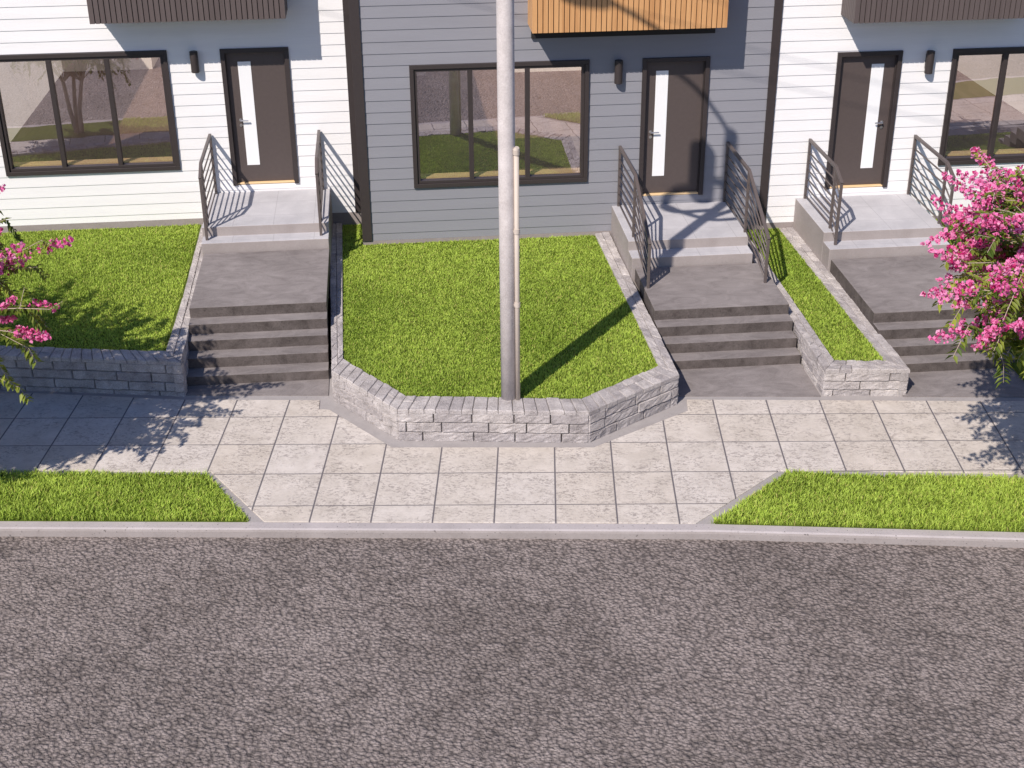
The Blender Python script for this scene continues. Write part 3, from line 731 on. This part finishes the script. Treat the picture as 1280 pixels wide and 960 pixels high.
b = MB(); b.tube(curve([(px-.9, py+.1, 7.55), (px-.4, py+.05, 7.15), (px+.2, py+.1, 6.75), (px+.7, py+.2, 6.7)], 24), .05, 8); obj('cable_loop', b, M['cable'], t, smooth=True)
for k, (zz, yy) in enumerate(((11.15, py-.4), (10.6, py-.3))):
    b = MB(); pts = []
    for i in range(33):
        x = -16+i; u_ = abs(x-px)/18; pts.append((x, yy+.01*x, zz - .15*(x+2.5) + .004*(x-1)**2))
    b.tube(pts, .006, 6)
    o = obj('power_line', b, M['cable'], base=(px, yy, zz), smooth=True)
    tag(o, ('upper' if k == 0 else 'lower') + ' black power cable strung along the street high above the view', 'power cable', 'power cables above the street')

# ------------------------------------------------------------------ pink flowering trees
def tree(label, bx_, by_, zc, rx, rz, seed, nb, zlo, zhi, thin):
    r = np.random.default_rng(seed); base = np.array([bx_, by_, 0.])
    t = thing('crape_myrtle_tree', label, 'tree', (bx_, by_, 0), 'w', 'pink flowering trees on the verge')
    tb = MB(); forks = []
    for k in range(3):
        a = 2.1*k + r.random(); d = np.array([math.cos(a), math.sin(a), 0])
        pts = [base+d*.05, base+d*.10+[0,0,.5], base+d*.22+[0,0,1.1], base+d*.5+[0,0,1.8], base+d*.75+[0,0,zc-.2]]
        pts = [p_ + np.append(r.normal(0,.03,2), 0) if i > 0 else p_ for i, p_ in enumerate(pts)]
        tb.tube(pts, [.058,.044,.036,.030,.022], 10); forks += pts[2:]
    obj('trunk', tb, M['bark'], t, smooth=True)
    br = MB(); LV, LF, LC = [], [], []; FV, FF, FC = [], [], []
    def leaf(p, d, nrm, L, Wd, colr):
        d = d/np.linalg.norm(d); sd_ = np.cross(d, nrm); sd_ /= (np.linalg.norm(sd_)+1e-9); n0 = len(LV)
        for q in (p, p+d*L*.45+sd_*Wd+nrm*.012, p+d*L-nrm*.012, p+d*L*.45-sd_*Wd+nrm*.012): LV.append(q)
        LF.append((n0, n0+1, n0+2)); LF.append((n0, n0+2, n0+3)); LC.extend([colr]*4)
    def blossom(p, d, Ln, Rd):
        d = d/np.linalg.norm(d); h_ = np.array([0,0,1.]) if abs(d[2]) < .9 else np.array([1.,0,0]); x = np.cross(d, h_); x /= np.linalg.norm(x); y = np.cross(d, x)
        n = int(130*Ln/.32)
        hue = r.random()
        clump = r.random(14)
        for i in range(n):
            ci = int(r.random()*14); u_ = (ci+.5*r.random())/14; an = ci*2.4 + r.normal(0,.45); rr = Rd*(1-.6*u_)*(.35+.65*math.sqrt(r.random()))*(.6+.5*clump[ci])
            q = p + d*(u_*Ln) + (x*math.cos(an)+y*math.sin(an))*rr + r.normal(0,.008,3)
            a1 = r.normal(0,1,3); a1 /= np.linalg.norm(a1); a2 = np.cross(a1, r.normal(0,1,3)); a2 /= np.linalg.norm(a2); sz = .012+.013*r.random(); n0 = len(FV)
            for e in (a1, a2, -a1, -a2): FV.append(q+e*sz + (d*sz*.5 if e is a1 else 0))
            FF.append((n0, n0+1, n0+2)); FF.append((n0, n0+2, n0+3))
            k_ = r.random(); c0 = np.array([.82,.08,.37]); c1 = np.array([.96,.40,.65]); c2 = np.array([.52,.025,.16])
            w_ = np.clip(.5*hue+.6*k_-.05,0,1); cc = c0*(1-w_)+c1*w_
            if k_ < .14: cc = c2
            if k_ > .94: cc = np.array([.88,.48,.66])
            FC.extend([cc]*4)
    for k in range(nb):
        # branch tips spread over the crown's volume, denser at the rim
        dv = r.normal(0,1,3); dv /= np.linalg.norm(dv); rad = .45+.55*r.random()**.5
        rad *= .86+.22*math.sin(3.1*math.atan2(dv[1], dv[0])+seed)*math.cos(2.3*dv[2])
        tip = base + [0,0,zc] + dv*rad*np.array([rx, rx*.92, rz])
        eq = tip[2] - .45*(14.-tip[1])                   # crowns lean a little: lower on the street side, lifted towards the houses
        if eq < zlo or eq > zhi: tip[2] += (zlo + (zhi-zlo)*r.random()) - eq
        if dv[1] > .25 and r.random() < thin: continue
        if tip[1] > by_-.1 and tip[2] < 2.75: tip[2] = 2.75+.8*r.random()
        st = forks[int(r.random()*len(forks))] if r.random() < .5 else base+[0,0,zc-.4]+dv*.25*np.array([rx,rx,rz])
        mid = (st+tip)/2 + [0,0,.16+.1*r.random()]
        droop = r.random() < .42 or dv[2] < -.15
        end = tip + np.array([dv[0]*.16, dv[1]*.16, -.30 if droop else .10])
        pts = [(1-u_)**2*st + 2*u_*(1-u_)*mid + u_*u_*tip for u_ in np.linspace(0,1,7)] + [end]
        br.tube(pts, [.012,.011,.010,.009,.007,.006,.0045,.003], 5, cap=False)
        # pairs of leaves along the twig and its side shoots
        shoots = [(pts[3], pts[4]), (pts[4], pts[5]), (pts[5], pts[6]), (pts[6], pts[7])]
        for q in range(4):
            p0 = pts[2+q]; dd = r.normal(0,1,3); dd[2] = dd[2]*.5 - (.35 if droop else -.1); dd = dd/np.linalg.norm(dd) + dv*.55
            p1 = p0 + dd*(.24+.2*r.random()); p1m = (p0+p1)/2; p2 = p1 + np.array([0,0,-.14])+dd*.06
            br.tube([p0, p1, p2], [.004,.003,.002], 4, cap=False); shoots += [(p0, p1), (p1, p2)]
        young = r.random()
        if rad < .68: shoots = shoots[::2]
        for a_, b_ in shoots:
            ax = b_-a_; Ls = np.linalg.norm(ax); ax = ax/(Ls+1e-9); n = max(3, int(Ls/.034))
            sdv = np.cross(ax, [0,0,1.]); sdv /= (np.linalg.norm(sdv)+1e-9)
            for i in range(n):
                p = a_ + (b_-a_)*((i+.5)/n)
                for sg in (1,-1):
                    if r.random() < .08: continue
                    d = sdv*sg*.85 + ax*.45 + np.array([0,0,-.12]) + r.normal(0,.12,3)
                    nr = np.array([0,0,1.])+r.normal(0,.28,3)
                    y_ = np.clip(.55*young+.5*r.random(),0,1); cc = np.array([.050,.105,.014])*(1-y_)+np.array([.38,.43,.07])*y_
                    leaf(p, d, nr/np.linalg.norm(nr), .085+.045*r.random(), .017+.008*r.random(), cc)
        pb = .95 if dv[2] > -.35 else .6
        if r.random() < pb:
            bd = dv*np.array([1,1,.5]) + np.array([0,0,.25 if not droop else -.1]) + r.normal(0,.2,3); blossom(pts[6], bd, .28+.20*r.random(), .085+.04*r.random())
            if r.random() < .8: blossom(pts[5]+r.normal(0,.1,3), bd+r.normal(0,.5,3), .18+.12*r.random(), .065)
    obj('branch', br, M['bark'], t)
    for nm, V, F, C_, mt in (('foliage', LV, LF, LC, M['leaf']), ('blossom', FV, FF, FC, M['petal'])):
        V = np.array(V)-base; me = tri_mesh(nm, V, np.array(F), np.array(C_), mt); o = bpy.data.objects.new(nm, me); COL.objects.link(o); o.parent = t
tree('pink flowering tree reaching into view at the left edge above the stone wall', -8.08, 14.0, 2.45, 2.72, 1.25, 33, 430, 1.6, 2.95, .6)
tree('pink flowering tree reaching into view at the right edge before the stairs', 6.62, 13.9, 3.15, 2.85, 1.35, 9, 440, 2.05, 3.8, .45)
